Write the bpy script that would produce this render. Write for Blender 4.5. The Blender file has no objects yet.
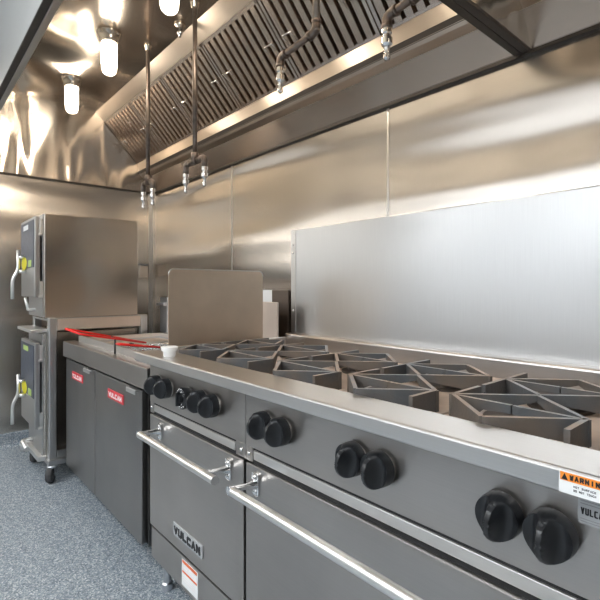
import bpy, bmesh, math, random
from mathutils import Vector, Matrix
random.seed(7)
SC = bpy.context.scene
COL = SC.collection
PI = math.pi

# ------------------------------------------------------------------ materials
def new_mat(name):
    m = bpy.data.materials.new(name); m.use_nodes = True
    nt = m.node_tree
    return m, nt, nt.nodes['Principled BSDF']

def N(nt, t, **kw):
    n = nt.nodes.new(t)
    for k, v in kw.items():
        if k.startswith('i_'): n.inputs[k[2:].replace('_', ' ')].default_value = v
        else: setattr(n, k, v)
    return n

def plain(name, col, rough=.5, metal=0., noise=0., scale=30., bump=0.):
    m, nt, b = new_mat(name)
    b.inputs['Base Color'].default_value = (*col, 1)
    b.inputs['Roughness'].default_value = rough
    b.inputs['Metallic'].default_value = metal
    if noise or bump:
        tc = N(nt, 'ShaderNodeTexCoord')
        nz = N(nt, 'ShaderNodeTexNoise', i_Scale=scale, i_Detail=5.)
        nt.links.new(tc.outputs['Object'], nz.inputs['Vector'])
        if noise:
            mr = N(nt, 'ShaderNodeMapRange')
            mr.inputs['From Min'].default_value = .3; mr.inputs['From Max'].default_value = .7
            mr.inputs['To Min'].default_value = 1 - noise; mr.inputs['To Max'].default_value = 1 + noise
            nt.links.new(nz.outputs['Fac'], mr.inputs['Value'])
            mx = N(nt, 'ShaderNodeMix', data_type='RGBA', blend_type='MULTIPLY')
            mx.inputs[0].default_value = 1
            mx.inputs[6].default_value = (*col, 1)
            nt.links.new(mr.outputs['Result'], mx.inputs[7])
            nt.links.new(mx.outputs[2], b.inputs['Base Color'])
        if bump:
            bp = N(nt, 'ShaderNodeBump', i_Strength=bump, i_Distance=.002)
            nt.links.new(nz.outputs['Fac'], bp.inputs['Height'])
            nt.links.new(bp.outputs['Normal'], b.inputs['Normal'])
    return m

def steel(name, col=(.62, .60, .57), rough=.27, aniso=.6, spread=(0, 0, 1), grain=(1, 60, 60), wave=0., wscale=1.4, wstretch=(1, 1, 1), blotch=.0, grainy=1.):
    """brushed stainless: grain noise is stretched along one axis, reflections spread across it"""
    m, nt, b = new_mat(name)
    b.inputs['Metallic'].default_value = 1
    b.inputs['Anisotropic'].default_value = aniso
    cx = N(nt, 'ShaderNodeCombineXYZ')
    for i in range(3): cx.inputs[i].default_value = spread[i] + (.31, .37, .29)[i] * (spread[i] == 0)
    nt.links.new(cx.outputs[0], b.inputs['Tangent'])
    geo = N(nt, 'ShaderNodeNewGeometry')
    mp = N(nt, 'ShaderNodeMapping'); mp.inputs['Scale'].default_value = grain
    nt.links.new(geo.outputs['Position'], mp.inputs['Vector'])
    nz = N(nt, 'ShaderNodeTexNoise', i_Scale=6., i_Detail=4., i_Roughness=.6)
    nt.links.new(mp.outputs[0], nz.inputs['Vector'])
    mr = N(nt, 'ShaderNodeMapRange')
    mr.inputs['From Min'].default_value = .25; mr.inputs['From Max'].default_value = .75
    mr.inputs['To Min'].default_value = rough - .012 * grainy; mr.inputs['To Max'].default_value = rough + .015 * grainy
    nt.links.new(nz.outputs['Fac'], mr.inputs['Value'])
    nt.links.new(mr.outputs['Result'], b.inputs['Roughness'])
    mr2 = N(nt, 'ShaderNodeMapRange')
    mr2.inputs['From Min'].default_value = .25; mr2.inputs['From Max'].default_value = .75
    mr2.inputs['To Min'].default_value = 1 - .035 * grainy; mr2.inputs['To Max'].default_value = 1 + .03 * grainy
    nt.links.new(nz.outputs['Fac'], mr2.inputs['Value'])
    mx = N(nt, 'ShaderNodeMix', data_type='RGBA', blend_type='MULTIPLY'); mx.inputs[0].default_value = 1
    mx.inputs[6].default_value = (*col, 1)
    nt.links.new(mr2.outputs['Result'], mx.inputs[7])
    out = mx.outputs[2]
    if blotch:
        n3 = N(nt, 'ShaderNodeTexNoise', i_Scale=2.2, i_Detail=4.)
        nt.links.new(geo.outputs['Position'], n3.inputs['Vector'])
        m3 = N(nt, 'ShaderNodeMapRange')
        m3.inputs['From Min'].default_value = .3; m3.inputs['From Max'].default_value = .7
        m3.inputs['To Min'].default_value = 1 - blotch; m3.inputs['To Max'].default_value = 1 + blotch * .5
        nt.links.new(n3.outputs['Fac'], m3.inputs['Value'])
        mx2 = N(nt, 'ShaderNodeMix', data_type='RGBA', blend_type='MULTIPLY'); mx2.inputs[0].default_value = 1
        nt.links.new(out, mx2.inputs[6]); nt.links.new(m3.outputs['Result'], mx2.inputs[7])
        out = mx2.outputs[2]
    nt.links.new(out, b.inputs['Base Color'])
    if wave:
        mw = N(nt, 'ShaderNodeMapping'); mw.inputs['Scale'].default_value = wstretch
        nt.links.new(geo.outputs['Position'], mw.inputs['Vector'])
        n2 = N(nt, 'ShaderNodeTexNoise', i_Scale=wscale, i_Detail=1., i_Distortion=.3)
        nt.links.new(mw.outputs[0], n2.inputs['Vector'])
        bp = N(nt, 'ShaderNodeBump', i_Strength=1., i_Distance=wave)
        nt.links.new(n2.outputs['Fac'], bp.inputs['Height'])
        nt.links.new(bp.outputs['Normal'], b.inputs['Normal'])
    return m

def emit(name, col, strength):
    m, nt, b = new_mat(name)
    b.inputs['Base Color'].default_value = (.9, .9, .9, 1)
    b.inputs['Roughness'].default_value = .15
    b.inputs['Emission Color'].default_value = (*col, 1)
    b.inputs['Emission Strength'].default_value = strength
    return m

WARM = (.66, .60, .53)
M = {}
M['wall_rear'] = steel('brushed wall sheet', (.70, .65, .595), .24, .7, (1, 0, 0), (60, 60, 1), .075, 1.6, (.22, 1, 1.7), grainy=.5)
M['wall_left'] = steel('brushed end wall sheet', (.66, .62, .57), .26, .7, (0, 1, 0), (60, 60, 1), .05, 1.4, (1, .3, 1.6), grainy=.5)
M['hood'] = steel('hood sheet', (.66, .585, .51), .21, .2, (0, 1, 0), (1, 60, 60), .34, 1.15, (.8, 1, 1), grainy=.3)
M['hood_end'] = steel('hood end sheet', (.68, .62, .55), .20, .7, (0, 0, 1), (60, 60, 2), .05, 2.0, (1, 2.2, .6))
M['hood_face'] = steel('hood lower face sheet', (.50, .40, .325), .22, .6, (0, .5, -1), (1, 60, 60), .01, 2.)
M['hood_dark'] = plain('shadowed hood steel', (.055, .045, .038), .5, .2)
M['hood_front'] = steel('hood front sheet', (.62, .63, .62), .35, .4, (0, 0, 1))
M['filter'] = steel('baffle steel', (.60, .51, .44), .26, .3, (1, 0, 0), (60, 2, 2))
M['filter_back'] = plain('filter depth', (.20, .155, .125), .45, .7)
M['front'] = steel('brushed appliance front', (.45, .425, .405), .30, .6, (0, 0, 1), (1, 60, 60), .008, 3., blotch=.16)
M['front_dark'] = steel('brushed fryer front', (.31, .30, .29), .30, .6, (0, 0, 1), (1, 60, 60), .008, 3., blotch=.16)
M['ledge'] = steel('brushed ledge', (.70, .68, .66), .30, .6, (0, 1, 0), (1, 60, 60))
M['riser'] = steel('brushed riser', (.66, .665, .67), .30, .75, (0, 0, 1), (60, 60, 1), .006, 2.)
M['steamer'] = steel('steamer side sheet', (.60, .56, .51), .22, .6, (0, 0, 1), (60, 1, 60), .015, 2., grainy=.3)
M['steamer_front'] = steel('steamer front', (.52, .52, .52), .35, .5, (0, 0, 1))
M['guard'] = steel('tan splash sheet', (.80, .655, .51), .32, .6, (0, 1, 1), (60, 3, 3), .010, 3., blotch=.15)  # warm tan base colour with random blotches
M['tan_sheet'] = steel('tan reflection sheet', (.78, .68, .60), .45, .3, (0, 0, 1), (60, 60, 2), blotch=.2)  # tan reflection painted into the steel colour, random blotches on top
M['flue'] = steel('dark flue steel', (.20, .165, .14), .40, .4, (0, 0, 1))
M['grey_sheet'] = steel('cool grey steel', (.55, .57, .60), .40, .3, (0, 0, 1))
M['chrome'] = plain('polished chrome', (.82, .82, .82), .10, 1.)
M['bar'] = plain('polished handle bar', (.80, .795, .78), .36, 1.)
M['black_gap'] = plain('black gap', (.012, .012, .013), .6)
M['dark_cabinet'] = plain('dark painted cabinet', (.045, .047, .05), .5, .3)
M['knob'] = plain('black knob plastic', (.012, .013, .015), .33, 0., .2, 60)
M['rubber'] = plain('caster rubber', (.05, .05, .052), .6, 0, .2, 80)
M['caster_steel'] = plain('zinc caster steel', (.55, .57, .60), .3, 1.)
M['pipe'] = plain('dark iron pipe', (.23, .19, .165), .38, 1., .25, 25)
M['pipe_tan'] = plain('weathered steel pipe', (.42, .35, .29), .36, 1., .2, 25)
M['red'] = plain('red handle coating', (.78, .015, .012), .35)
M['white_cup'] = plain('white plastic', (.85, .85, .84), .3)
M['white_label'] = plain('white label', (.82, .83, .83), .5)
M['grey_label'] = plain('silver grey label', (.48, .49, .50), .45, .3)
M['orange'] = plain('orange warning ink', (.85, .27, .03), .5)
M['orange_red'] = plain('red orange ink', (.80, .16, .05), .5)
M['ink'] = plain('black ink', (.015, .015, .017), .5)
M['ink_grey'] = plain('grey print', (.30, .30, .31), .5)
M['red_plate'] = plain('red nameplate', (.62, .045, .06), .4)
M['white_ink'] = plain('white ink', (.80, .72, .72), .5)
M['panel_blue'] = plain('dark blue control panel', (.05, .06, .09), .35, 0., .3, 40)
M['yellow'] = plain('yellow sticker', (.80, .72, .02), .5)
M['green'] = plain('pale green sticker', (.45, .60, .18), .5)
M['outlet'] = plain('ivory outlet plate', (.62, .56, .50), .45)
M['lamp_glass'] = emit('lit glass jar', (1, .885, .73), 44)
M['lamp_tip'] = emit('lit glass tip', (1, .84, .64), 10)
M['panel_light'] = emit('ceiling light panel', (.96, .985, 1), 10)
M['paint'] = plain('white wall paint', (.80, .81, .82), .6, 0, .03, 3)
M['dado'] = plain('grey dado for reflections', (.22, .22, .22), .5, 0, .05, 3)
M['dark_paint'] = plain('mid grey paint', (.42, .41, .40), .55, 0, .05, 3)
M['door'] = plain('dark added door paint', (.05, .05, .052), .5, 0, .05, 3)
M['ceil'] = plain('white ceiling paint', (.80, .80, .80), .7, 0, .03, 3)

def grate_mat():
    m, nt, b = new_mat('burnt cast iron')
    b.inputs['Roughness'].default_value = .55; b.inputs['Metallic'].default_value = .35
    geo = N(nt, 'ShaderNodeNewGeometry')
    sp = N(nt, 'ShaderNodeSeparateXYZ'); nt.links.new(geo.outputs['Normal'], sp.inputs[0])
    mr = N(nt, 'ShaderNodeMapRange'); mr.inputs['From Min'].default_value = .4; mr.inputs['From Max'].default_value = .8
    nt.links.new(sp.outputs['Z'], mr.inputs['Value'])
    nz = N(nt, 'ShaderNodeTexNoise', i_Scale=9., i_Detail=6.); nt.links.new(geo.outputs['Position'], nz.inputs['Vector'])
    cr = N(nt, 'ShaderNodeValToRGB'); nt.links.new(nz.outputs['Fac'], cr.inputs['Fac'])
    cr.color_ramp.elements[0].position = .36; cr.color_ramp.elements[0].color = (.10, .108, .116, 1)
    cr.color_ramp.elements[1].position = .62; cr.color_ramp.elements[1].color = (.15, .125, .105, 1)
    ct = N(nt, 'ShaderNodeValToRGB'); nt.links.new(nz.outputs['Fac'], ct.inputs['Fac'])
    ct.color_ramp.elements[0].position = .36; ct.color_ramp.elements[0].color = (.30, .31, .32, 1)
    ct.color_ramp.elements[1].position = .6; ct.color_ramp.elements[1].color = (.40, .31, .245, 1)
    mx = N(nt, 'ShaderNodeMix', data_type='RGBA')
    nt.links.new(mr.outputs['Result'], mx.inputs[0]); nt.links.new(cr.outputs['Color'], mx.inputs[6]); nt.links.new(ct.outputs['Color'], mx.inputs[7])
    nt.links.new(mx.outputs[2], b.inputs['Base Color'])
    n2 = N(nt, 'ShaderNodeTexNoise', i_Scale=120., i_Detail=3.); nt.links.new(geo.outputs['Position'], n2.inputs['Vector'])
    bp = N(nt, 'ShaderNodeBump', i_Strength=.4, i_Distance=.002)
    nt.links.new(n2.outputs['Fac'], bp.inputs['Height']); nt.links.new(bp.outputs['Normal'], b.inputs['Normal'])
    return m
M['grate'] = grate_mat()
M['tray'] = plain('scorched tan tray', (.58, .46, .37), .6, .15, .25, 8)
M['burner'] = plain('burner iron', (.10, .085, .075), .6, .4, .3, 30)

def floor_mat():
    m, nt, b = new_mat('speckled blue grey epoxy')
    b.inputs['Roughness'].default_value = .42
    geo = N(nt, 'ShaderNodeNewGeometry')
    v = N(nt, 'ShaderNodeTexVoronoi', i_Scale=210.); nt.links.new(geo.outputs['Position'], v.inputs['Vector'])
    cr = N(nt, 'ShaderNodeValToRGB'); cr.color_ramp.interpolation = 'CONSTANT'
    sp = N(nt, 'ShaderNodeSeparateColor'); nt.links.new(v.outputs['Color'], sp.inputs[0])
    nt.links.new(sp.outputs[0], cr.inputs['Fac'])
    cols = [(.00, (.13, .17, .21)), (.22, (.22, .26, .30)), (.50, (.30, .345, .385)), (.74, (.42, .455, .48)), (.92, (.60, .62, .63))]
    e = cr.color_ramp.elements
    e[0].position, e[0].color = cols[0][0], (*cols[0][1], 1)
    e[1].position, e[1].color = cols[1][0], (*cols[1][1], 1)
    for p, c in cols[2:]:
        q = e.new(p); q.color = (*c, 1)
    nz = N(nt, 'ShaderNodeTexNoise', i_Scale=35., i_Detail=3.); nt.links.new(geo.outputs['Position'], nz.inputs['Vector'])
    mr = N(nt, 'ShaderNodeMapRange'); mr.inputs['To Min'].default_value = .75; mr.inputs['To Max'].default_value = 1.2
    nt.links.new(nz.outputs['Fac'], mr.inputs['Value'])
    mx = N(nt, 'ShaderNodeMix', data_type='RGBA', blend_type='MULTIPLY'); mx.inputs[0].default_value = 1
    nt.links.new(cr.outputs['Color'], mx.inputs[6]); nt.links.new(mr.outputs['Result'], mx.inputs[7])
    nt.links.new(mx.outputs[2], b.inputs['Base Color'])
    bp = N(nt, 'ShaderNodeBump', i_Strength=.25, i_Distance=.001)
    nt.links.new(v.outputs['Distance'], bp.inputs['Height']); nt.links.new(bp.outputs['Normal'], b.inputs['Normal'])
    return m
M['floor'] = floor_mat()

# ------------------------------------------------------------------ mesh helpers
def BM(): return bmesh.new()

def box(bm, x0, x1, y0, y1, z0, z1, bev=0., seg=2, mi=0):
    vs = [bm.verts.new((x, y, z)) for z in (z0, z1) for y in (y0, y1) for x in (x0, x1)]
    fs = [bm.faces.new([vs[i] for i in f]) for f in ((0, 2, 3, 1), (4, 5, 7, 6), (0, 1, 5, 4), (1, 3, 7, 5), (3, 2, 6, 7), (2, 0, 4, 6))]
    for f in fs: f.material_index = mi
    if bev:
        es = list({e for f in fs for e in f.edges})
        r = bmesh.ops.bevel(bm, geom=es, offset=bev, segments=seg, affect='EDGES', profile=.5)
        for f in r['faces']: f.material_index = mi
    return bm

def poly_prism(bm, pts, axis, a0, a1, mi=0):
    """pts: 2-D outline; axis 0: pts=(y,z), 1: (x,z), 2: (x,y); extruded a0..a1"""
    def P(p, a):
        return (a, p[0], p[1]) if axis == 0 else ((p[0], a, p[1]) if axis == 1 else (p[0], p[1], a))
    A = [bm.verts.new(P(p, a0)) for p in pts]; B = [bm.verts.new(P(p, a1)) for p in pts]
    n = len(pts); fs = [bm.faces.new(A), bm.faces.new(B[::-1])]
    for i in range(n):
        j = (i + 1) % n
        fs.append(bm.faces.new((A[j], A[i], B[i], B[j])))
    for f in fs: f.material_index = mi
    return fs

def frame_of(d):
    d = d.normalized()
    up = Vector((0, 0, 1)) if abs(d.z) < .95 else Vector((1, 0, 0))
    u = d.cross(up).normalized(); v = d.cross(u).normalized()
    return u, v

def tube(bm, pts, r, n=12, mi=0, cap=True):
    """round tube along a polyline; r is a number or one radius per point"""
    pts = [Vector(p) for p in pts]
    rs = r if isinstance(r, (list, tuple)) else [r] * len(pts)
    rings = []; u = v = None
    for i, p in enumerate(pts):
        if i == 0: d = pts[1] - p
        elif i == len(pts) - 1: d = p - pts[-2]
        else: d = (pts[i + 1] - p).normalized() + (p - pts[i - 1]).normalized()
        d = d.normalized()
        if u is None: u, v = frame_of(d)
        else:
            u = (u - d * u.dot(d)).normalized(); v = d.cross(u).normalized()
        rings.append([bm.verts.new(p + (u * math.cos(2 * PI * k / n) + v * math.sin(2 * PI * k / n)) * rs[i]) for k in range(n)])
    fs = []
    for a, b in zip(rings, rings[1:]):
        for k in range(n):
            fs.append(bm.faces.new((a[k], a[(k + 1) % n], b[(k + 1) % n], b[k])))
    for f in fs: f.smooth = True
    if cap:
        fs.append(bm.faces.new(rings[0][::-1])); fs.append(bm.faces.new(rings[-1]))
    for f in fs: f.material_index = mi
    return bm

def bend(pts, r=.02, n=5):
    """round the inner corners of a polyline"""
    pts = [Vector(p) for p in pts]; out = [pts[0]]
    for a, b, c in zip(pts, pts[1:], pts[2:]):
        p, q = b + (a - b).normalized() * r, b + (c - b).normalized() * r
        for k in range(n + 1):
            t = k / n
            out.append(p * (1 - t) ** 2 + b * 2 * t * (1 - t) + q * t * t)
    return out + [pts[-1]]

def lathe(bm, c, axis, prof, n=24, mi=0):
    """prof: (radius, distance along axis)"""
    c = Vector(c); ax = Vector(axis).normalized(); u, v = frame_of(ax)
    rings = []
    for r, h in prof:
        rings.append([bm.verts.new(c + ax * h + (u * math.cos(2 * PI * k / n) + v * math.sin(2 * PI * k / n)) * max(r, 1e-5)) for k in range(n)])
    fs = []
    for a, b in zip(rings, rings[1:]):
        for k in range(n):
            f = bm.faces.new((a[k], a[(k + 1) % n], b[(k + 1) % n], b[k])); f.smooth = True; fs.append(f)
    fs.append(bm.faces.new(rings[0][::-1])); fs.append(bm.faces.new(rings[-1]))
    for f in fs: f.material_index = mi
    return bm

def finish(name, bm, mats, parent=None, base=None, fix=True, sharp=None):
    if fix: bmesh.ops.recalc_face_normals(bm, faces=bm.faces[:])
    off = Vector((0, 0, 0))
    p = parent
    while p is not None:
        off += p.location; p = p.parent
    if base is not None: off = off + Vector(base)
    if off.length: bmesh.ops.translate(bm, verts=bm.verts[:], vec=-off)
    me = bpy.data.meshes.new(name); bm.to_mesh(me); bm.free()
    for m in (mats if isinstance(mats, (list, tuple)) else [mats]): me.materials.append(m)
    if sharp: me.set_sharp_from_angle(angle=math.radians(sharp))
    o = bpy.data.objects.new(name, me); COL.objects.link(o)
    if parent is not None: o.parent = parent
    if base is not None: o.location = base
    return o

def tag(o, label=None, cat=None, group=None, kind=None):
    if label: o['label'] = label
    if cat: o['category'] = cat
    if group: o['group'] = group
    if kind: o['kind'] = kind
    return o

def thing(name, label, cat, loc, group=None):
    o = bpy.data.objects.new(name, None); COL.objects.link(o); o.location = loc
    o.empty_display_size = .1
    return tag(o, label, cat, group)

def struct(name, bm, mat): return tag(finish(name, bm, mat), kind='structure')

def boxpart(name, dims, mat, parent, bev=0., label=None):
    bm = BM(); box(bm, *dims, bev=bev)
    o = finish(name, bm, mat, parent)
    if label: o['label'] = label
    return o

# lettering: block strokes on a unit cell, placed on a plane
STROKE = {
 'V': [[(0, 1), (.5, 0), (1, 1)]], 'U': [[(0, 1), (0, .12), (.15, 0), (.85, 0), (1, .12), (1, 1)]],
 'L': [[(0, 1), (0, 0), (1, 0)]], 'C': [[(1, 1), (.15, 1), (0, .85), (0, .15), (.15, 0), (1, 0)]],
 'A': [[(0, 0), (.5, 1), (1, 0)], [(.22, .35), (.78, .35)]], 'N': [[(0, 0), (0, 1), (1, 0), (1, 1)]],
 'W': [[(0, 1), (.25, 0), (.5, .8), (.75, 0), (1, 1)]], 'R': [[(0, 0), (0, 1), (.85, 1), (1, .85), (1, .6), (.85, .48), (0, .48)], [(.5, .48), (1, 0)]],
 'I': [[(.5, 0), (.5, 1)]], 'G': [[(1, 1), (.15, 1), (0, .85), (0, .15), (.15, 0), (1, 0), (1, .5), (.55, .5)]],
 'H': [[(0, 0), (0, 1)], [(1, 0), (1, 1)], [(0, .5), (1, .5)]], 'O': [[(0, 0), (0, 1), (1, 1), (1, 0), (0, 0)]], 'T': [[(0, 1), (1, 1)], [(.5, 1), (.5, 0)]],
 'S': [[(1, 1), (0, 1), (0, .5), (1, .5), (1, 0), (0, 0)]], 'F': [[(0, 0), (0, 1), (1, 1)], [(0, .5), (.8, .5)]], 'E': [[(1, 1), (0, 1), (0, 0), (1, 0)], [(0, .5), (.8, .5)]],
 'D': [[(0, 0), (0, 1), (.75, 1), (1, .75), (1, .25), (.75, 0), (0, 0)]],
}
def lettering(bm, text, x0, z0, w, h, y, t, depth=.0012, gap=.28, mi=0):
    """strokes facing -Y, text runs +X from (x0, z0) in a w x h box"""
    n = len(text); cw = w / (n + (n - 1) * gap)
    for i, ch in enumerate(text):
        if ch == ' ': continue
        ox = x0 + i * cw * (1 + gap)
        for line in STROKE[ch]:
            P = [(ox + t / 2 + px * (cw - t), z0 + t / 2 + pz * (h - t)) for px, pz in line]
            for k, (a, b) in enumerate(zip(P, P[1:])):
                d = Vector((b[0] - a[0], b[1] - a[1])); L = d.length
                if L < 1e-6: continue
                d /= L; nn = Vector((-d.y, d.x)) * t / 2; e = d * t * .42
                a2, b2 = Vector(a) - e, Vector(b) + e
                q = [a2 + nn, b2 + nn, b2 - nn, a2 - nn]
                dy = depth + .00005 * (k + 1)
                poly_prism(bm, [(p.x, p.y) for p in q], 1, y - dy, y, mi)

# ------------------------------------------------------------------ dimensions
XL, YB = -3.93, 1.68         # end wall, rear wall
XR, YF, ZC = 2.6, -2.6, 2.85
HB, HT = 2.0, 2.6            # hood bottom edge and inner top

# ------------------------------------------------------------------ setting
bm = BM(); box(bm, XL - .1, XR + .1, YF - .1, YB + .1, -.1, 0); struct('floor', bm, M['floor'])
bm = BM(); box(bm, XL - .1, XR + .1, YF - .1, YB + .1, ZC, ZC + .1); struct('ceiling', bm, M['ceil'])
bm = BM(); box(bm, XL - .1, XR + .1, YB, YB + .1, 0, ZC); struct('wall_rear', bm, M['wall_rear'])
bm = BM(); box(bm, XL - .1, XL, YF, YB, 0, ZC); struct('wall_left', bm, M['wall_left'])
bm = BM(); box(bm, XR, XR + .1, YF, YB, 0, ZC); struct('wall_right', bm, M['dark_paint'])
bm = BM(); box(bm, XL - .1, XR + .1, YF - .1, YF, 0, ZC); struct('wall_front', bm, M['paint'])
bm = BM(); box(bm, XL, XR, YF, YF + .03, 0, 1.08); struct('trim_6', bm, M['dado'])  # unseen grey band, added to darken what the steel fronts reflect
bm = BM(); box(bm, XR - .03, XR, .70, YB - .01, 0, 2.05, .004); struct('added_door_1', bm, M['door'])  # unseen door, added so the end wall has something dark to reflect
# coved floor edge, same epoxy as the floor
def cove(name, along, a0, a1, wall, sgn, mat):
    pts = [(wall, 0), (wall + sgn * .035, 0), (wall + sgn * .022, .008), (wall + sgn * .012, .02), (wall + sgn * .008, .04), (wall + sgn * .008, .095), (wall, .1)]
    bm = BM()
    if along == 'y': poly_prism(bm, pts, 1, a0, a1)
    else: poly_prism(bm, pts, 0, a0, a1)
    return struct(name, bm, mat)
cove('baseboard_left', 'y', YF, YB, XL, 1, M['floor'])
cove('baseboard_rear', 'x', XL, XR, YB, -1, M['floor'])
# thin joint strips of the wall sheets
for i, x in enumerate((-2.625, -1.315, 0.0, 1.31)):
    bm = BM(); box(bm, x - .006, x + .006, YB - .0025, YB, .1, HB, .001); struct('trim_%d' % (i + 1), bm, M['ledge'])
bm = BM(); box(bm, XL, XL + .022, YB - .003, YB, .1, HB); box(bm, XL, XL + .003, YB - .03, YB, .1, HB); struct('trim_5', bm, M['ledge'])

# ------------------------------------------------------------------ range hood (two canopies end to end)
def hood(label, x0, x1, ends):
    t = thing('exhaust_hood', label, 'kitchen hood', ((x0 + x1) / 2, 1.0, HB), 'stainless exhaust hoods')
    boxpart('front_panel', (x0, x1, .31, .333, HB - .005, HT + .1), [M['hood_front']], t, .002)
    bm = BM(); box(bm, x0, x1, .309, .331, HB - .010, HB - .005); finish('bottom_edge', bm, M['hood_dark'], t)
    bm = BM(); box(bm, x0, x1, .334, .356, HB - .004, HB + .03, .003); finish('gutter', bm, M['ledge'], t)
    bm = BM(); box(bm, x0, x1, .333, 1.20, HT, HT + .02); finish('canopy_top', bm, M['hood'], t)
    bm = BM(); poly_prism(bm, [(1.195, HT + .004), (1.205, HT + .012), (1.285, 2.54), (1.268, 2.535)], 0, x0, x1); finish('filter_shoulder', bm, M['ledge_warm'], t)
    # lower filter rail, dark grease trough, rolled lip and the sloping rear face
    bm = BM(); poly_prism(bm, [(1.545, 2.238), (1.552, 2.172), (1.565, 2.176), (1.585, 2.25)], 0, x0, x1); finish('filter_rail', bm, M['ledge_warm'], t)
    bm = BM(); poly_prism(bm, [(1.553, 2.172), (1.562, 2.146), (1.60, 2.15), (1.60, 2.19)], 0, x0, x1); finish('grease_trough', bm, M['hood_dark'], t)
    bm = BM(); poly_prism(bm, [(1.560, 2.150), (1.572, 2.134), (1.600, 2.112), (1.606, 2.125), (1.58, 2.145)], 0, x0, x1); finish('trough_lip', bm, M['ledge_warm'], t)
    bm = BM(); poly_prism(bm, [(1.600, 2.114), (1.672, 1.992), (1.678, 1.992), (1.678, 2.6), (1.61, 2.6)], 0, x0, x1); finish('rear_face', bm, M['hood_face'], t)
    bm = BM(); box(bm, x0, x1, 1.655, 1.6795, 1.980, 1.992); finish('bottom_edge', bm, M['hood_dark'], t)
    prof = [(.333, HB), (1.672, HB), (1.60, 2.13), (1.60, HT), (.333, HT)]
    for (a, b) in ends:
        bm = BM(); poly_prism(bm, prof, 0, a, b); finish('end_panel', bm, M['hood_end'], t)
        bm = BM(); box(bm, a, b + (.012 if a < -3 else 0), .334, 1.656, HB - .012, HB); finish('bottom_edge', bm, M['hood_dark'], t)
    return t
M['ledge_warm'] = steel('hood rail sheet', (.52, .45, .38), .36, .6, (0, .6, -.8), (1, 60, 60), .01, 2.)
XJ = -.705
hood('long stainless canopy hood with baffle filters above fryers and range', XL + .002, XJ - .001, [(XL + .002, XL + .012), (XJ - .026, XJ - .001)])
hood('second stainless canopy hood, beyond the dark joint beam at upper right', XJ + .001, 2.55, [(XJ + .001, XJ + .026), (2.54, 2.55)])

# baffle filters leaning between shoulder and rail
P0, P1 = Vector((0, 1.268, 2.538)), Vector((0, 1.545, 2.237))
dirf = (P1 - P0).normalized(); nrm = Vector((0, -dirf.z, dirf.y)).normalized()   # down the slope / toward the room
if nrm.y > 0: nrm = -nrm
def filt_pt(x, s, h): return Vector((x, 0, 0)) + P0 + dirf * s + nrm * h
LEN = (P1 - P0).length
def filt_prism(bm, x_h, s0, s1):
    """(x, height) outline swept down the slope"""
    A = [bm.verts.new(filt_pt(x, s0, h)) for x, h in x_h]; B = [bm.verts.new(filt_pt(x, s1, h)) for x, h in x_h]
    n = len(x_h); bm.faces.new(A); bm.faces.new(B[::-1])
    for i in range(n):
        j = (i + 1) % n; bm.faces.new((A[j], A[i], B[i], B[j]))
FW = .535
def make_filter(x0, label):
    t = thing('baffle_filter', label, 'grease filter', (x0 + FW / 2, 1.41, 2.37), 'baffle filters in the long hood')
    g = .004
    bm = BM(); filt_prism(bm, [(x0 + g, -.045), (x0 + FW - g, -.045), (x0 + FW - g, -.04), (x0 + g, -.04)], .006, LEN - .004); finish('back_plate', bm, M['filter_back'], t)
    bm = BM()
    for a, b in ((x0 + g, x0 + g + .016), (x0 + FW - g - .016, x0 + FW - g)): filt_prism(bm, [(a, -.04), (b, -.04), (b, .004), (a, .004)], .006, LEN - .004)
    filt_prism(bm, [(x0 + g, -.04), (x0 + FW - g, -.04), (x0 + FW - g, .004), (x0 + g, .004)], .004, .022)
    filt_prism(bm, [(x0 + g, -.04), (x0 + FW - g, -.04), (x0 + FW - g, .001), (x0 + g, .001)], LEN - .016, LEN - .002)
    finish('frame', bm, M['filter'], t)
    bm = BM(); k = 9; p = (FW - 2 * g - .036) / k
    for i in range(k):
        a = x0 + g + .018 + i * p; w = p * .76
        # upright channel: two flanges and a web, open toward the room behind the next pair
        filt_prism(bm, [(a + .004, -.022), (a + .009, -.022), (a + .012, -.002), (a + w - .006, .001), (a + w - .002, -.022), (a + w + .003, -.022), (a + w + .001, .006), (a + .006, .002)], .02, LEN - .012)
    finish('baffles', bm, M['filter'], t)
    for q in (.08, FW - .065):
        bm = BM(); xm = x0 + q; s = .20
        tube(bm, bend([filt_pt(xm - .03, s, .0), filt_pt(xm - .03, s, .022), filt_pt(xm + .03, s + .004, .022), filt_pt(xm + .03, s, .0)], .012), .0032, 8)
        tube(bm, bend([filt_pt(xm - .03, s + .05, .004), filt_pt(xm - .03, s, .022), filt_pt(xm + .03, s + .0, .022), filt_pt(xm + .03, s + .05, .004)], .012), .0028, 8)
        finish('pull_handle', bm, M['chrome'], t)
words = ['first', 'second', 'third', 'fourth', 'fifth', 'sixth']
for i in range(6):
    make_filter(XL + .0125 + .004 + i * FW * .998, '%s slanted stainless baffle filter from the end wall, inside the long hood' % words[i])

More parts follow.
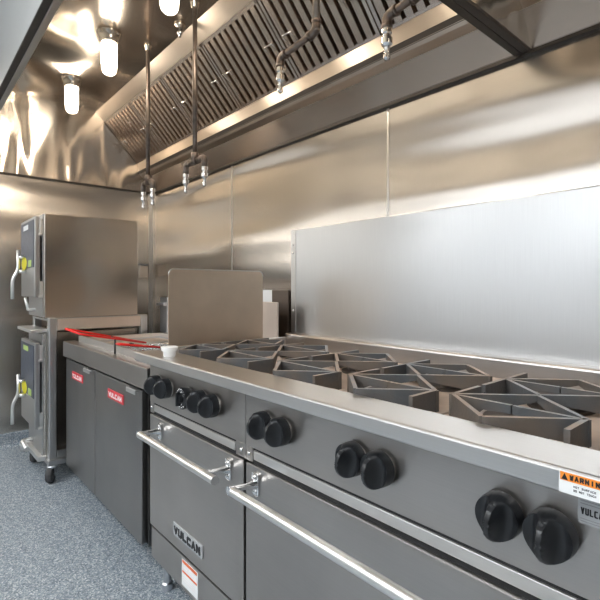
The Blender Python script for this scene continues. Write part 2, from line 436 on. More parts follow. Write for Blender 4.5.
# hood lamps: cast base and lit glass jar
def hood_lamp(x, label):
    t = thing('hood_lamp', label, 'lamp', (x, .887, HT), 'jar lamps under the hood')
    bm = BM(); lathe(bm, (x, .887, HT), (0, 0, -1), [(.066, 0), (.068, .006), (.060, .010), (.054, .040), (.046, .056), (.042, .060)], 24)
    for k in range(4):
        a = k * PI / 2 + .5
        tube(bm, [(x + .062 * math.cos(a), .887 + .062 * math.sin(a), HT - .004), (x + .062 * math.cos(a), .887 + .062 * math.sin(a), HT - .022)], .008, 8)
    for k in range(16):
        a = k * PI / 8
        tube(bm, [(x + .057 * math.cos(a), .887 + .057 * math.sin(a), HT - .012), (x + .047 * math.cos(a), .887 + .047 * math.sin(a), HT - .055)], .0026, 6)
    finish('lamp_base', bm, M['chrome_warm'], t)
    bm = BM(); lathe(bm, (x, .887, HT), (0, 0, -1), [(.038, .058), (.041, .066), (.041, .185)], 24)
    finish('glass_jar', bm, M['lamp_glass'], t, sharp=40)
    bm = BM(); lathe(bm, (x, .887, HT), (0, 0, -1), [(.041, .185), (.040, .202), (.035, .220), (.025, .231), (.012, .236), (.001, .237)], 24)
    finish('glass_tip', bm, M['lamp_tip'], t, sharp=40)
M['chrome_warm'] = plain('warm cast metal', (.66, .60, .52), .22, 1.)
for x, l in ((-3.411, 'lit glass jar lamp under hood, the one by the end wall'), (-2.66, 'lit glass jar lamp under hood, middle of the three in view'),
             (-1.89, 'lit glass jar lamp nearest the second thin pipe, cut by the top edge'), (-1.14, 'added unseen glass jar lamp under the long hood above the middle of the range')):  # last lamp is out of view, added for its light
    hood_lamp(x, l)
for x, l in ((.05, 'added unseen glass jar lamp in the second hood, nearer the joint beam'), (1.2, 'added unseen glass jar lamp in the second hood, at its far end')):  # both out of view, added for light and reflections
    hood_lamp(x, l)

# fire suppression drops
def nozzle(t, x, y, ztop, ln=.10):
    bm = BM(); lathe(bm, (x, y, ztop), (0, 0, -1), [(.013, 0), (.016, .004), (.016, .020), (.012, .024), (.012, .030), (.017, .034), (.017, .052), (.012, .058), (.009, .064), (.008, .080), (.011, .084), (.011, .094), (.006, ln)], 14)
    finish('spray_nozzle', bm, M['chrome'], t, sharp=35)
def tee_drop(x, y, ztee, half, label, skew=0.):
    t = thing('suppression_pipe', label, 'pipe', (x, y, HT), 'fire suppression pipes under the hood')
    bm = BM(); tube(bm, [(x, y, HT - .004), (x, y, ztee)], .0115, 14); finish('drop_pipe', bm, M['pipe'], t)
    bm = BM(); lathe(bm, (x, y, HT), (0, 0, -1), [(.024, 0), (.024, .006), (.018, .010), (.017, .028), (.012, .030)], 18); finish('ceiling_flange', bm, M['chrome_warm'], t)
    a, b = Vector((x - half, y - skew, ztee - .012)), Vector((x + half, y + skew, ztee - .012))
    bm = BM(); tube(bm, bend([a + Vector((0, 0, -.045)), a, b, b + Vector((0, 0, -.045))], .022), .0135, 12)
    for p in (a, b): tube(bm, bend([p + Vector((0, 0, -.05)), p, p + (b - a) * (.22 if p == a else -.22)], .02), .0155, 12)
    tube(bm, [(x, y, ztee + .03), (x, y, ztee - .012)], .019, 12); tube(bm, [a * .62 + b * .38, a * .38 + b * .62], .019, 12)
    finish('tee_fitting', bm, M['pipe'], t)
    for p in (a, b): nozzle(t, p.x, p.y, p.z - .045)
tee_drop(-2.649, 1.108, 1.800, .068, 'thin suppression pipe with twin nozzles, nearer the end wall')
tee_drop(-2.09, 1.118, 1.812, .098, 'thin suppression pipe with twin nozzles, nearer the range')
def elbow_drop(pts, label, mat):
    t = thing('suppression_pipe', label, 'pipe', (pts[0][0], pts[0][1], HT), 'fire suppression pipes under the hood')
    bm = BM(); lathe(bm, (pts[0][0], pts[0][1], HT), (0, 0, -1), [(.024, 0), (.024, .006), (.018, .010), (.017, .028), (.012, .030)], 18); finish('ceiling_flange', bm, M['chrome_warm'], t)
    bm = BM(); tube(bm, [(pts[0][0], pts[0][1], HT - .004), pts[1]], .0125, 14); finish('drop_pipe', bm, mat, t)
    bm = BM(); tube(bm, bend(pts[1:], .02), .0115, 14); finish('offset_pipe', bm, M['pipe'], t)
    P = [Vector(p) for p in pts]
    for i in (1, 2):
        bm = BM()
        d1 = (P[i - 1] - P[i]).normalized() * .034; d2 = (P[i + 1] - P[i]).normalized() * .034
        tube(bm, bend([P[i] + d1, P[i], P[i] + d2], .022), .0155, 12)
        for d in (d1, d2): tube(bm, [P[i] + d * .8, P[i] + d * 1.15], .0175, 12)
        finish('elbow', bm, M['pipe'], t)
    nozzle(t, pts[-1][0], pts[-1][1], pts[-1][2], .10)
elbow_drop([(-1.175, 1.10, HT), (-1.175, 1.10, 2.062), (-1.378, 1.10, 2.045), (-1.378, 1.10, 2.010)], 'tan suppression pipe bent to a single nozzle before the baffle filters', M['pipe_tan'])
elbow_drop([(-.735, 1.095, HT), (-.735, 1.095, 1.985), (-.862, 1.095, 1.972), (-.862, 1.095, 1.940)], 'dark suppression pipe bent to one nozzle near the hood joint beam', M['pipe'])
t = thing('heat_detector', 'tiny metal heat detector hanging between the two nearest hood lamps and pipes', 'detector', (-2.319, 1.15, HT))
t['label'] = 'tiny metal heat detector hanging left of the second thin pipe'
bm = BM(); lathe(bm, (-2.319, 1.15, HT), (0, 0, -1), [(.030, 0), (.030, .008), (.020, .012), (.018, .02)], 16); finish('mounting_cap', bm, M['chrome_warm'], t)
bm = BM(); lathe(bm, (-2.319, 1.15, HT), (0, 0, -1), [(.009, .018), (.009, .035), (.015, .04), (.015, .052), (.007, .058), (.007, .068)], 14); finish('sensor_tip', bm, M['chrome'], t)

# ------------------------------------------------------------------ the range
RX0, RX1, RY = -1.702, .108, .72
rg = thing('gas_range', 'wide stainless gas range with black knobs, two ovens and tall backguard', 'range', ((RX0 + RX1) / 2, 1.05, 0))
bm = BM(); box(bm, RX0 + .004, RX1 - .004, RY + .03, 1.44, .14, .872); finish('body', bm, M['dark_cabinet'], rg)
# side panel, face panels
boxpart('side_panel', (RX0, RX0 + .004, RY + .012, 1.445, .14, .925), M['ledge'], rg)
boxpart('side_panel', (RX1 - .004, RX1, RY + .012, 1.445, .14, .925), M['ledge'], rg)
XS = -1.056
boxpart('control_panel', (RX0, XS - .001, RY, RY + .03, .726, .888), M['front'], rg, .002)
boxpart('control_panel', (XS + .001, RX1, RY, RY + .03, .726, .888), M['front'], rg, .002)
def face_frame(x0, x1):
    boxpart('trim_strip', (x0 + .034, x1 - .054, RY + .001, RY + .026, .694, .719), M['ledge'], rg, .002)
    for q0, q1 in ((x0, x0 + .03), (x1 - .05, x1)):
        boxpart('face_strip', (q0, q1, RY + .002, RY + .03, .686, .727), M['front'], rg)
    boxpart('shadow_gap', (x0 + .028, x1 - .048, RY + .005, RY + .03, .680, .727), M['black_gap'], rg)  # solid black box drawing the shade in the gaps around the strip
    for xs in (x0 + .014, x1 - .022):
        bm = BM(); lathe(bm, (xs, RY + .002, .706), (0, -1, 0), [(.006, 0), (.006, .003), (.003, .005)], 12); finish('screw', bm, M['chrome'], rg)
face_frame(RX0, XS - .001); face_frame(XS + .001, RX1)

def bracket(parent, x, y, z, ybar, zbar, sgn):
    """cast foot on the door, arm out to the bar"""
    bm = BM()
    box(bm, x - .014, x + .014, y - .007, y, z - .030, z + .030, .006)
    lathe(bm, (x, y - .006, z + .017), (0, -1, 0), [(.008, 0), (.008, .003), (.004, .006)], 10)
    lathe(bm, (x, y - .006, z - .019), (0, -1, 0), [(.008, 0), (.008, .003), (.004, .006)], 10)
    tube(bm, [(x, y - .004, z), (x + sgn * .004, y - .03, z + .001), (x + sgn * .008, ybar + .016, zbar), (x + sgn * .008, ybar, zbar)], [.014, .0085, .0085, .012], 12)
    return finish('handle_bracket', bm, M['chrome'], parent, sharp=40)

def oven_door(x0, x1, plate, inset):
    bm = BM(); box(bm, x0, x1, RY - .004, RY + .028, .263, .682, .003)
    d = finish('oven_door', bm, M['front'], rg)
    bm = BM(); tube(bm, [(x0 + inset + .014, .632, .645), (x1 - .010, .632, .645)], .0120, 20); finish('handle_bar', bm, M['bar'], d, sharp=40)
    bracket(d, x0 + inset, RY - .004, .637, .632, .640, -1); bracket(d, x1 - .070, RY - .004, .637, .632, .640, -1)
    if plate:
        bm = BM(); box(bm, -1.484, -1.283, RY - .010, RY - .004, .309, .352, .002)
        lettering(bm, 'VULCAN', -1.474, .317, .181, .027, RY - .010, .0075, .002, .22, 1)
        o = finish('nameplate', bm, [M['grey_label'], M['ink']], d); o['label'] = 'silver nameplate with black lettering'
    return d
oven_door(RX0 + .008, XS - .006, True, .098)
oven_door(XS + .006, RX1 - .008, False, .053)
for x0, x1 in ((RX0, XS - .001), (XS + .001, RX1)):
    boxpart('kick_panel', (x0 + .004, x1 - .003, RY + .004, RY + .03, .134, .247), M['front'], rg, .002)
    boxpart('shadow_gap', (x0 + .004, x1 - .003, RY + .008, RY + .032, .244, .268), M['black_gap'], rg)  # black box in the door gap, its shade given as colour
for x in (-1.668, -1.06, -.48, .07):
    for y in (.775, 1.36):
        bm = BM(); lathe(bm, (x, y, .14), (0, 0, -1), [(.022, 0), (.020, .02), (.015, .03), (.015, .11), (.021, .115), (.021, .14)], 16); finish('leg', bm, M['caster_steel'], rg, sharp=40)
# sticker on the kick panel
bm = BM(); box(bm, -1.444, -1.334, RY + .0028, RY + .004, .150, .238)
box(bm, -1.440, -1.338, RY + .0024, RY + .0030, .226, .236, mi=1); box(bm, -1.440, -1.338, RY + .0024, RY + .0030, .194, .201, mi=1)
for k in range(3):
    box(bm, -1.436, -1.350, RY + .0024, RY + .0030, .208 + k * .006, .210 + k * .006, mi=2); box(bm, -1.436, -1.350, RY + .0024, RY + .0030, .166 + k * .008, .168 + k * .008, mi=2)
o = finish('sticker', bm, [M['white_label'], M['orange_red'], M['white_ink']], rg); o['label'] = 'white sticker with orange stripes'
# front ledge
bm = BM(); box(bm, -1.717, RX1 + .01, .665, .780, .886, .920, .005, 3); finish('front_ledge', bm, M['ledge'], rg)
boxpart('side_rim', (-1.717, RX0 + .006, .79, 1.44, .86, .926), M['ledge'], rg, .002)
# warning label on the ledge nose, rating plate below
bm = BM(); yl = .6646
box(bm, -.2345, -.176, yl - .0006, yl + .0005, .8885, .9175)
box(bm, -.2330, -.1775, yl - .0010, yl, .9050, .9160, mi=1)
poly_prism(bm, [(-.2315, .9063), (-.2235, .9063), (-.2275, .9147)], 1, yl - .0014, yl, 2)
lettering(bm, 'WARNING', -.2215, .9072, .041, .0068, yl - .0009, .0017, .0005, .25, 2)
lettering(bm, 'HOT SURFACE', -.2170, .8985, .026, .0026, yl - .0004, .0005, .0004, .3, 2)
lettering(bm, 'DO NOT TOUCH', -.2170, .8935, .026, .0026, yl - .0004, .0005, .0004, .3, 2)
o = finish('warning_label', bm, [M['white_label'], M['orange'], M['ink']], rg); o['label'] = 'white label with orange warning band'
bm = BM(); box(bm, -.229, -.186, RY - .0012, RY + .0005, .831, .866)
for z0, z1 in ((.8625, .8635), (.8585, .8595), (.8375, .8385), (.834, .835)): box(bm, -.226, -.189, RY - .0016, RY, z0, z1, mi=2)
lettering(bm, 'VULCAN', -.2255, .8440, .032, .0095, RY - .0011, .0018, .0006, .2, 1)
o = finish('rating_plate', bm, [M['grey_label'], M['ink'], M['ink_grey']], rg); o['label'] = 'silver rating plate with black lettering'

# knobs
def knob(x, z, rot=0., R=.0335):
    bm = BM(); nr, na = 14, 60
    def H(r, a):
        u, v = r * math.cos(a), r * math.sin(a)
        wr = .0042
        k = min(1, max(0, (abs(u) - wr) / .021)); k = 1 - (1 - k) ** 2.2
        crest = .054 * math.sqrt(max(0, 1 - (v / (R * 1.22)) ** 2))
        notch = .004 if (abs(u) < .0035 and R * .62 < v < R * .8) else 0
        return (crest - notch) * (1 - k) + (.016 + .006 * (r / R) ** 3) * k
    y0 = RY - .008
    def P(r, a, h):
        b = a + rot
        return (x + r * math.cos(b), y0 - h, z + r * math.sin(b))
    c = bm.verts.new(P(0, 0, H(0, 0))); rings = []
    for i in range(1, nr + 1):
        r = R * (i / nr) ** .75
        rings.append([bm.verts.new(P(r, 2 * PI * j / na, H(r, 2 * PI * j / na))) for j in range(na)])
    rings.append([bm.verts.new(P(R * 1.04, 2 * PI * j / na, .012)) for j in range(na)])
    rings.append([bm.verts.new(P(R * 1.04, 2 * PI * j / na, .0)) for j in range(na)])
    for j in range(na): bm.faces.new((c, rings[0][j], rings[0][(j + 1) % na]))
    for a, b in zip(rings, rings[1:]):
        for j in range(na): bm.faces.new((a[j], b[j], b[(j + 1) % na], a[(j + 1) % na]))
    bm.faces.new(rings[-1])
    for f in bm.faces: f.smooth = True
    k = finish('knob', bm, M['knob'], rg, sharp=50)
    bm = BM(); lathe(bm, (x, RY, z), (0, -1, 0), [(.030, 0), (.030, .005), (.012, .008)], 24); finish('bezel', bm, M['front'], k)
    bm = BM(); tube(bm, [(x + math.cos(PI / 2 + rot) * R * .70, y0 - .034, z + math.sin(PI / 2 + rot) * R * .70), (x + math.cos(PI / 2 + rot) * R * .93, y0 - .027, z + math.sin(PI / 2 + rot) * R * .93)], .0022, 6); finish('pointer_mark', bm, M['ink_grey'], k)
    return k
for x in (-1.610, -1.530, -1.287, -1.215, -.958, -.885, -.646, -.576, -.334, -.260, -.02, .052):
    knob(x, .806, random.uniform(-.12, .12))
# oven thermostat dial: black skirt with a pale scale ring
bm = BM(); x, z = -1.378, .800
lathe(bm, (x, RY, z), (0, -1, 0), [(.030, 0), (.033, .004), (.036, .030), (.034, .035), (.026, .036), (.024, .033), (.012, .033)], 36)
k = finish('thermostat_dial', bm, M['knob'], rg, sharp=35)
bm = BM(); lathe(bm, (x, RY - .033, z), (0, -1, 0), [(.015, 0), (.013, .010), (.004, .011)], 20); box(bm, x - .0035, x + .0035, RY - .052, RY - .033, z - .022, z + .022, .002)
finish('dial_grip', bm, M['knob'], k, sharp=40)
bm = BM(); ax = Vector((x, RY - .0355, z))
for i in range(18):
    a = i * 2 * PI / 22 + .6
    d = Vector((math.cos(a), 0, math.sin(a)))
    tube(bm, [ax + d * .0265, ax + d * .033], .0013, 5)
    if i % 3 == 0: tube(bm, [ax + d * .016 + Vector((0, .002, 0)), ax + d * .023 + Vector((0, .002, 0))], .0022, 5)
o = finish('dial_scale', bm, M['chrome'], k); o['label'] = 'pale temperature scale marks'

# cooking top: tan spill trays and burners
GX = [-1.707 + .0, -1.452, -1.152, -.852, -.552, -.252, .048]
for i in range(6):
    a, b = GX[i], GX[i + 1]
    boxpart('spill_tray', (max(a, RX0 + .008) + .003, min(b, RX1 - .006) - .003, .780, 1.384, .868, .884), M['tray'], rg, .003)
    for cy in (.890, 1.148):
        cx = (a + b) / 2
        bm = BM(); lathe(bm, (cx, cy, .884), (0, 0, 1), [(.070, 0), (.070, .006), (.050, .008), (.048, .020), (.052, .022), (.048, .028), (.020, .030)], 24); finish('burner', bm, M['burner'], rg, sharp=40)
# backguard
bm = BM(); box(bm, -1.712, RX1, 1.388, 1.452, .868, .945, .010, 3); finish('rear_rail', bm, M['front'], rg)
bm = BM(); box(bm, -1.728, RX1, 1.450, 1.50, .88, 1.444, .004); finish('backguard', bm, M['riser'], rg)
bm = BM(); box(bm, -1.728, -1.694, 1.4475, 1.4505, .946, 1.442); finish('side_flange', bm, M['ledge'], rg)
for z in (1.37, 1.33, 1.05):
    bm = BM(); lathe(bm, (-1.712, 1.4475, z), (0, -1, 0), [(.006, 0), (.006, .002), (.003, .004)], 10); finish('screw', bm, M['chrome'], rg)

# grates: one cast diamond over every burner
def web(bm, p, q, dp, dq, zt=.932, th=.010):
    p, q = Vector((p[0], p[1], 0)), Vector((q[0], q[1], 0)); d = (q - p).normalized(); n = Vector((-d.y, d.x, 0)) * th / 2
    vs = []
    for s in (n, -n):
        vs.append([bm.verts.new(p + s + Vector((0, 0, zt))), bm.verts.new(q + s + Vector((0, 0, zt))), bm.verts.new(q + s + Vector((0, 0, zt - dq))), bm.verts.new(p + s + Vector((0, 0, zt - dp)))])
    a, b = vs
    bm.faces.new(a); bm.faces.new(b[::-1])
    for i in range(4):
        j = (i + 1) % 4; bm.faces.new((a[j], a[i], b[i], b[j]))
def grate(cx, cy, hx, rear, label):
    t = thing('burner_grate', label, 'grate', (cx, cy, .884), 'cast iron burner grates on the range')
    hy = .1215; L, R, F, B = (cx - hx, cy), (cx + hx, cy), (cx, cy - hy), (cx, cy + hy)
    bm = BM()
    web(bm, L, F, .048, .013); web(bm, L, B, .048, .013); web(bm, R, F, .048, .013); web(bm, R, B, .048, .013)
    yo = .116
    if rear:
        web(bm, L, (L[0], cy + yo), .048, .020); web(bm, L, (L[0], cy - yo), .048, .020)
    else:
        web(bm, R, (R[0], cy - .092), .048, .026); web(bm, L, (L[0], cy + yo), .048, .020)
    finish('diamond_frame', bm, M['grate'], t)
    for s in (-1, 1):
        bm = BM()
        e = (cx + s * hx * .98, cy)
        web(bm, e, (cx + s * hx * .42, cy), .046, .030, .931); web(bm, (cx + s * hx * .42, cy), (cx + s * .0015, cy), .030, .016, .931)
        web(bm, (cx + s * hx * .42, cy), (cx + s * hx * .30, cy - hy * .66), .014, .012, .912, .008)
        web(bm, (cx + s * hx * .42, cy), (cx + s * hx * .30, cy + hy * .66), .014, .012, .912, .008)
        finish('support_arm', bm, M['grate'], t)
    for px, py in (L, R):
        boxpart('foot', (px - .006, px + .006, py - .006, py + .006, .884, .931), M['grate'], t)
ordw = ['first', 'second', 'third', 'fourth', 'fifth', 'sixth']
for i in range(6):
    a, b = GX[i] + (.010 if i == 0 else 0), GX[i + 1]
    for cy, rear, rw in ((.901, False, 'front'), (1.151, True, 'rear')):
        grate((a + b) / 2, cy, (b - a) / 2 - .022, rear, 'burnt cast iron diamond grate, %s row, %s column from splash guard' % (rw, ordw[i]))

# ------------------------------------------------------------------ splash guard
bm = BM(); y0, y1, z0, z1, rr = .800, 1.262, .926, 1.236, .022
pts = [(y0, z0), (y1, z0)] + [(y1 - rr + rr * math.sin(a), z1 - rr + rr * math.cos(a)) for a in [PI / 2 - k * PI / 12 for k in range(7)]] + [(y0 + rr - rr * math.sin(a), z1 - rr + rr * math.cos(a)) for a in [k * PI / 12 for k in range(7)]]
poly_prism(bm, pts, 0, -1.7135, -1.7105)
t = thing('splash_guard', 'tan steel splash guard standing between fryer and range', 'splash guard', (-1.712, 1.03, .926))
finish('sheet', bm, M['guard'], t)
bm = BM(); tube(bm, [(-1.712, *p) for p in pts[2:]], .0026, 8); finish('rolled_edge', bm, M['ledge'], t)

# small white cup on the ledge
t = thing('plastic_cup', 'small white plastic cup on the range ledge corner before splash guard', 'cup', (-1.515, .712, .920))
bm = BM(); lathe(bm, (-1.515, .712, .920), (0, 0, 1), [(.019, 0), (.021, .002), (.023, .020), (.021, .020), (.019, .004), (.001, .0035)], 28); finish('bowl', bm, M['white_cup'], t, sharp=40)
bm = BM(); lathe(bm, (-1.515, .712, .940), (0, 0, 1), [(.024, 0), (.029, .001), (.029, .013), (.026, .015), (.001, .0155)], 28); finish('lid', bm, M['white_cup'], t, sharp=40)

# ------------------------------------------------------------------ fryer battery
fx0, fx1, fy = -2.945, -1.80, .735
fr = thing('fryer', 'twin-door stainless deep fryer between steamer and range', 'fryer', (-2.38, 1.05, 0))
boxpart('cabinet', (fx0 + .005, fx1 - .004, fy + .028, 1.345, .11, .72), M['dark_cabinet'], fr)
boxpart('side_panel', (fx0, fx0 + .005, fy + .02, 1.345, .11, .845), M['front_dark'], fr); boxpart('side_panel', (fx1 - .004, fx1, fy + .02, 1.345, .11, .845), M['front_dark'], fr)
def fryer_door(x0, x1, px):
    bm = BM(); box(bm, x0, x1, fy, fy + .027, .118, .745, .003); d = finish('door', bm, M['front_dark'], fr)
    bm = BM(); box(bm, x1 - .105, x1 - .008, fy - .024, fy, .738, .748, .003); box(bm, x1 - .105, x1 - .008, fy - .026, fy - .021, .728, .748, .002); finish('door_handle', bm, M['bar'], d)
    bm = BM(); box(bm, px, px + .196, fy - .004, fy, .648, .690, .001)
    lettering(bm, 'VULCAN', px + .016, .657, .164, .022, fy - .004, .005, .0012, .22, 1)
    o = finish('nameplate', bm, [M['red_plate'], M['white_ink']], d); o['label'] = 'red nameplate with white lettering'
fryer_door(-2.945, -2.418, -2.808); fryer_door(-2.408, fx1 - .02, -2.214)
boxpart('front_ledge', (-2.948, -1.728, .718, .785, .760, .848), M['front'], fr, .004)
boxpart('tank_lip', (-2.88, -1.79, .785, .805, .838, .880), M['ledge'], fr, .003)
# tank deck with two vats
bm = BM()
box(bm, fx0 + .01, -1.79, .805, .835, .842, .862); box(bm, fx0 + .01, -1.79, 1.29, 1.35, .842, .862)
box(bm, fx0 + .01, -2.90, .835, 1.29, .842, .862); box(bm, -2.45, -2.385, .835, 1.29, .842, .862); box(bm, -1.80, -1.79, .835, 1.29, .842, .862)
finish('tank_deck', bm, M['ledge'], fr)
for x0, x1 in ((-2.90, -2.45), (-2.385, -1.80)):
    bm = BM(); box(bm, x0 - .004, x1 + .004, .831, 1.294, .735, .745)
    for q in ((x0 - .004, x0, .831, 1.294), (x1, x1 + .004, .831, 1.294), (x0, x1, .831, .835), (x0, x1, 1.29, 1.294)): box(bm, *q, .745, .842)
    finish('vat', bm, M['grey_sheet'], fr)
    boxpart('oil_cover', (x0 + .002, x1 - .002, .837, 1.288, .826, .832), M['tan_sheet'], fr, .002) if x0 < -2.8 else None
# tan backsplash, grey end post with hanger, dark flue behind
boxpart('backsplash', (-2.92, -1.718, 1.350, 1.362, .845, 1.092), M['tan_sheet'], fr, .003, 'back sheet with tan reflection painted in')
bm = BM(); box(bm, -3.015, -2.90, 1.345, 1.362, .86, 1.098, .004); finish('end_post', bm, M['grey_sheet'], fr)
bm = BM(); box(bm, -3.02, -2.90, 1.32, 1.345, 1.04, 1.062, .005); finish('basket_hanger', bm, M['grey_sheet'], fr)
boxpart('flue_box', (-2.93, -1.755, 1.45, 1.62, .70, 1.150), M['flue'], fr, .004, 'dark brown flue box')
bm = BM(); box(bm, -1.965, -1.885, 1.4485, 1.4505, 1.085, 1.150); o = finish('paper_label', bm, M['white_label'], fr); o['label'] = 'plain white paper label'
boxpart('flue_base', (-2.93, -1.80, 1.345, 1.46, .70, .845), M['flue'], fr)
for x in (-2.88, -1.87):
    for y in (.98, 1.26):
        bm = BM(); lathe(bm, (x, y, .055), (1, 0, 0), [(.045, -.014), (.053, -.010), (.053, .010), (.045, .014)], 24); box(bm, x - .022, x - .017, y - .02, y + .02, .05, .112); box(bm, x + .017, x + .022, y - .02, y + .02, .05, .112)
        finish('caster', bm, M['rubber'], fr, sharp=40)

# fryer baskets with red coated loop handles
def basket(x0, x1, a, b, label, clip):
    t = thing('fryer_basket', label, 'fryer basket', ((x0 + x1) / 2, 1.07, .75), 'fryer baskets in the right vat')
    bm = BM(); y0, y1, z0, z1 = .885, 1.27, .758, .855
    tube(bm, bend([(x0, y0, z1), (x1, y0, z1), (x1, y1, z1), (x0, y1, z1), (x0, y0 + .001, z1)], .012), .004, 8)
    n = 12
    for k in range(n + 1):
        x = x0 + (x1 - x0) * k / n; tube(bm, [(x, y0, z1), (x, y0 + .005, z0), (x, y1 - .005, z0), (x, y1, z1)], .0013, 5)
    for k in range(16):
        y = y0 + (y1 - y0) * k / 15; tube(bm, [(x0, y, z1), (x0 + .003, y, z0), (x1 - .003, y, z0), (x1, y, z1)], .0013, 5)
    for z in (.785, .81, .835): tube(bm, [(x0, y0, z), (x1, y0, z), (x1, y1, z), (x0, y1, z), (x0, y0, z)], .0013, 5)
    finish('wire_basket', bm, M['chrome'], t)
    bm = BM(); A0, A1, B0, B1 = [Vector(p) for p in (*a, *b)]
    tube(bm, bend([A1, A0, B0, B1], .018), .0048, 10); o = finish('handle', bm, M['red'], t); o['label'] = 'red coated loop handle'
    for P, Q in ((A0, A1), (B0, B1)):
        bm = BM(); d = (Q - P).normalized(); tube(bm, [Q - d * .01, Q + d * .05, Vector((Q.x, y0 + .12, z1))], .0038, 8)
        finish('handle_shank', bm, M['bar'], t)
    if clip:
        bm = BM(); m = A0.lerp(A1, .56); n_ = B0.lerp(B1, .50); tube(bm, [m, n_], .004, 8); tube(bm, [n_, (n_.x, n_.y, .845)], .0045, 8); finish('rest_clip', bm, M['ink'], t)
    else:
        bm = BM(); m = A0.lerp(A1, .35); n_ = B0.lerp(B1, .35); tube(bm, [m - Vector((0, .008, -.002)), m + Vector((0, .008, -.002))], .0085, 10); finish('grip_ring', bm, M['ink'], t)
basket(-2.365, -2.125, ((-2.30, .567, .974), (-2.30, .945, .880)), ((-2.195, .606, .953), (-2.235, .925, .886)), 'wire fryer basket with long red loop handle, the one nearer the steamer', True)
basket(-2.055, -1.815, ((-1.955, .680, .927), (-1.955, .862, .897)), ((-1.905, .672, .929), (-1.905, .850, .902)), 'wire fryer basket with red loop handle, the one beside the range', False)

# ------------------------------------------------------------------ stacked steamers on a wheeled stand
sx0, sx1 = -3.49, -3.085
st = thing('steamer_stand', 'wheeled stainless stand carrying two stacked steamers near the end wall', 'stand', (-3.28, .95, 0))
for x in (sx0 - .002, sx1 - .005):
    for y in (.664, 1.225):
        boxpart('post', (x - .0, x + .047, y, y + .046, .105, .980), M['steamer_front'], st, .006)
for x in (sx0 + .005, sx1 + .022):
    boxpart('side_rail', (x, x + .016, .712, 1.224, .902, .972), M['tan_sheet'], st, .003)
    boxpart('lower_rail', (x, x + .016, .712, 1.224, .135, .180), M['steamer_front'], st, .003)
boxpart('top_shelf', (sx0 + .002, sx1 + .020, .672, 1.262, .958, .974), M['steamer_front'], st)
boxpart('base_pan', (sx0 - .006, sx1 + .072, .655, 1.262, .105, .134), M['steamer_front'], st, .003)
boxpart('front_channel', (sx0 - .010, sx1 - .006, .615, .664, .118, .150), M['bar'], st, .004)
boxpart('drip_tray', (sx0 + .01, sx1 + .005, .575, .672, .893, .912), M['bar'], st, .003)
for x in (sx0 + .022, sx1 + .046):
    for y in (.680, 1.248):
        bm = BM(); lathe(bm, (x, y, .105), (0, 0, -1), [(.026, 0), (.030, .006), (.028, .016), (.012, .018)], 16)
        for s in (-1, 1): box(bm, x - .014, x + .014, y - .006 + s * .021 - .002, y - .006 + s * .021 + .002, .035, .092, .001)
        box(bm, x - .018, x + .018, y - .029, y + .017, .086, .094)
        c = finish('caster', bm, M['caster_steel'], st, sharp=40)
        bm = BM(); lathe(bm, (x, y - .006, .050), (.6, 1, 0), [(.030, -.018), (.045, -.017), (.050, -.011), (.050, .011), (.045, .017), (.030, .018)], 24); finish('wheel', bm, M['rubber'], c, sharp=40)
        bm = BM(); tube(bm, [(x, y - .032, .048), (x, y + .020, .048)], .011, 10); finish('axle', bm, M['caster_steel'], c)

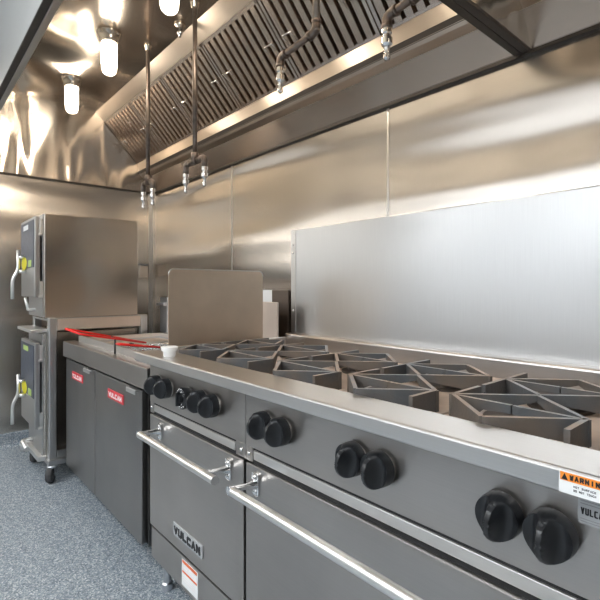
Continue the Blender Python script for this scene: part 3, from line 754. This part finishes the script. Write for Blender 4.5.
def steamer(label, zb, zt, dz0, dz1, valve):
    t = thing('convection_steamer', label, 'steamer', (-3.28, .95, zb), 'stacked steamers on the wheeled stand')
    xr = sx1 if valve else sx1 - .012
    bm = BM(); box(bm, sx0 + .01, xr, .648, 1.222, zb, zt, .006); finish('cabinet', bm, M['steamer'], t)
    boxpart('front_bezel', (sx0 + .012, xr - .004, .640, .650, zb + .01, zt - .012), M['steamer_front'], t, .002)
    bm = BM(); box(bm, sx0 + .005, sx1 + .001, .598, .626, dz0, dz1, .004); d = finish('door', bm, M['steamer_front'], t)
    bm = BM(); box(bm, sx0 + .012, sx1 - .014, .595, .598, dz0 + .18, dz1 - .018, .001); o = finish('control_panel', bm, M['panel_blue'], d); o['label'] = 'dark blue control panel'
    zp = dz0 + .18
    bm = BM(); poly_prism(bm, [(sx0 + .12 + .075 * math.cos(a * PI / 12), zp + .030 + .042 * math.sin(a * PI / 12)) for a in range(24)], 1, .5935, .595); finish('sticker', bm, M['yellow'], d)['label'] = 'yellow oval sticker'
    bm = BM(); box(bm, sx0 + .25, sx0 + .33, .593, .595, zp + .005, zp + .045); finish('sticker', bm, M['green'], d)['label'] = 'small green sticker'
    bm = BM(); box(bm, sx0 + .10, sx0 + .24, .5935, .595, dz1 - .065, dz1 - .035); finish('display', bm, M['white_label' if valve else 'green'], d)
    # lever handle on the left
    bm = BM(); hx = sx0 + .13; zh = dz0 + .16
    tube(bm, [(hx, .598, zh), (hx, .565, zh)], .012, 10); tube(bm, [(hx, .598, zh + .09), (hx, .562, zh + .09)], .012, 10)
    tube(bm, bend([(hx, .560, zh + .135), (hx, .560, zh + .01), (hx, .528, zh - .05), (hx, .528, zh - .175)], .03), .010, 12)
    finish('lever_handle', bm, M['bar'], d)
    for z in (dz1 - .06, dz0 + .05):
        bm = BM(); box(bm, sx1 - .012, sx1 + .0, .624, .642, z - .045, z + .045, .003); box(bm, sx1 - .014, sx1 + .003, .618, .640, z - .055, z - .04, .003); finish('hinge', bm, M['bar'], t)
    if valve:
        bm = BM(); z = zb + .05; hx = sx0 + .20
        tube(bm, [(hx, .640, z), (hx, .600, z)], .010, 10); tube(bm, [(hx - .03, .604, z + .0), (hx + .05, .604, z)], .008, 10); tube(bm, [(hx, .602, z), (hx - .02, .590, z + .075)], .009, 8)
        finish('drain_valve', bm, M['bar'], t)
    else:
        bm = BM(); hx = sx0 + .12; z = zb + .045
        tube(bm, bend([(hx, .640, z), (hx, .585, z), (hx + .14, .585, z - .015)], .02), .016, 10); tube(bm, [(hx, .585, z), (hx, .585, z - .06)], .014, 10)
        finish('drain_valve', bm, M['bar'], t)
steamer('upper stainless steamer box with a blue control panel and lever door', .9745, 1.615, 1.105, 1.588, True)
steamer('lower stainless steamer box under the drip tray inside the stand', .136, .890, .318, .832, False)

# outlet by the corner
t = thing('wall_outlet', 'small ivory outlet box on the end wall behind the steamer', 'outlet', (XL + .002, 1.60, 1.31))
boxpart('box', (XL + .0005, XL + .03, 1.562, 1.632, 1.25, 1.355), M['outlet'], t, .003)
boxpart('hood_cap', (XL + .0005, XL + .036, 1.560, 1.634, 1.355, 1.372), M['ink_grey'], t, .003)

# ------------------------------------------------------------------ unseen ceiling light panels, added for the steel to reflect
for i, (x, y) in enumerate(((-2.9, -1.0), (-1.3, -1.0), (.3, -1.0), (1.8, -1.0), (-2.9, -2.1), (-1.3, -2.1), (.3, -2.1))):
    w = ['over the aisle near the end wall', 'over the aisle facing the fryers', 'over the aisle behind the camera', 'over the aisle by the far wall', 'along the front wall near the end wall', 'along the front wall facing the fryers', 'along the front wall behind the camera'][i]
    t = thing('unseen_ceiling_light', 'unseen white square light panel in the ceiling %s' % w, 'ceiling light', (x, y, ZC), 'ceiling light panels')
    boxpart('frame', (x - .62, x + .62, y - .32, y + .32, ZC - .03, ZC), M['paint'], t, .004)
    boxpart('diffuser', (x - .58, x + .58, y - .28, y + .28, ZC - .034, ZC - .03), M['panel_light'], t)

# ------------------------------------------------------------------ camera, light, view
cam = bpy.data.cameras.new('camera'); co = bpy.data.objects.new('camera', cam); COL.objects.link(co)
cam.sensor_width = 36; cam.sensor_fit = 'HORIZONTAL'
F = 458.0; cam.lens = F / 600 * 36
cam.shift_y = -(300 - 288) / 600
cam.clip_start = .02
yaw = math.atan(399 / F)          # forward turned from -X toward +Y
fwd = Vector((-math.cos(yaw), math.sin(yaw), 0))
co.location = (0, 0, 1.16)
co.rotation_euler = fwd.to_track_quat('-Z', 'Y').to_euler()
SC.camera = co

w = bpy.data.worlds.new('world'); SC.world = w; w.use_nodes = True
w.node_tree.nodes['Background'].inputs[0].default_value = (.9, .95, 1, 1)
w.node_tree.nodes['Background'].inputs[1].default_value = .3

def area(name, loc, target, size, energy, col, sy=None):
    l = bpy.data.lights.new(name, 'AREA'); l.energy = energy; l.color = col; l.shape = 'RECTANGLE'; l.size = size; l.size_y = sy or size
    o = bpy.data.objects.new(name, l); COL.objects.link(o); o.location = loc
    o.rotation_euler = (Vector(target) - Vector(loc)).to_track_quat('-Z', 'Y').to_euler()
    return o
SC.view_settings.view_transform = 'Standard'
SC.view_settings.exposure = 0.21
try:
    SC.cycles.use_denoising = True
    SC.cycles.max_bounces = 10; SC.cycles.glossy_bounces = 8; SC.cycles.diffuse_bounces = 4
    SC.cycles.sample_clamp_indirect = 5; SC.cycles.blur_glossy = 1.5
except Exception: pass
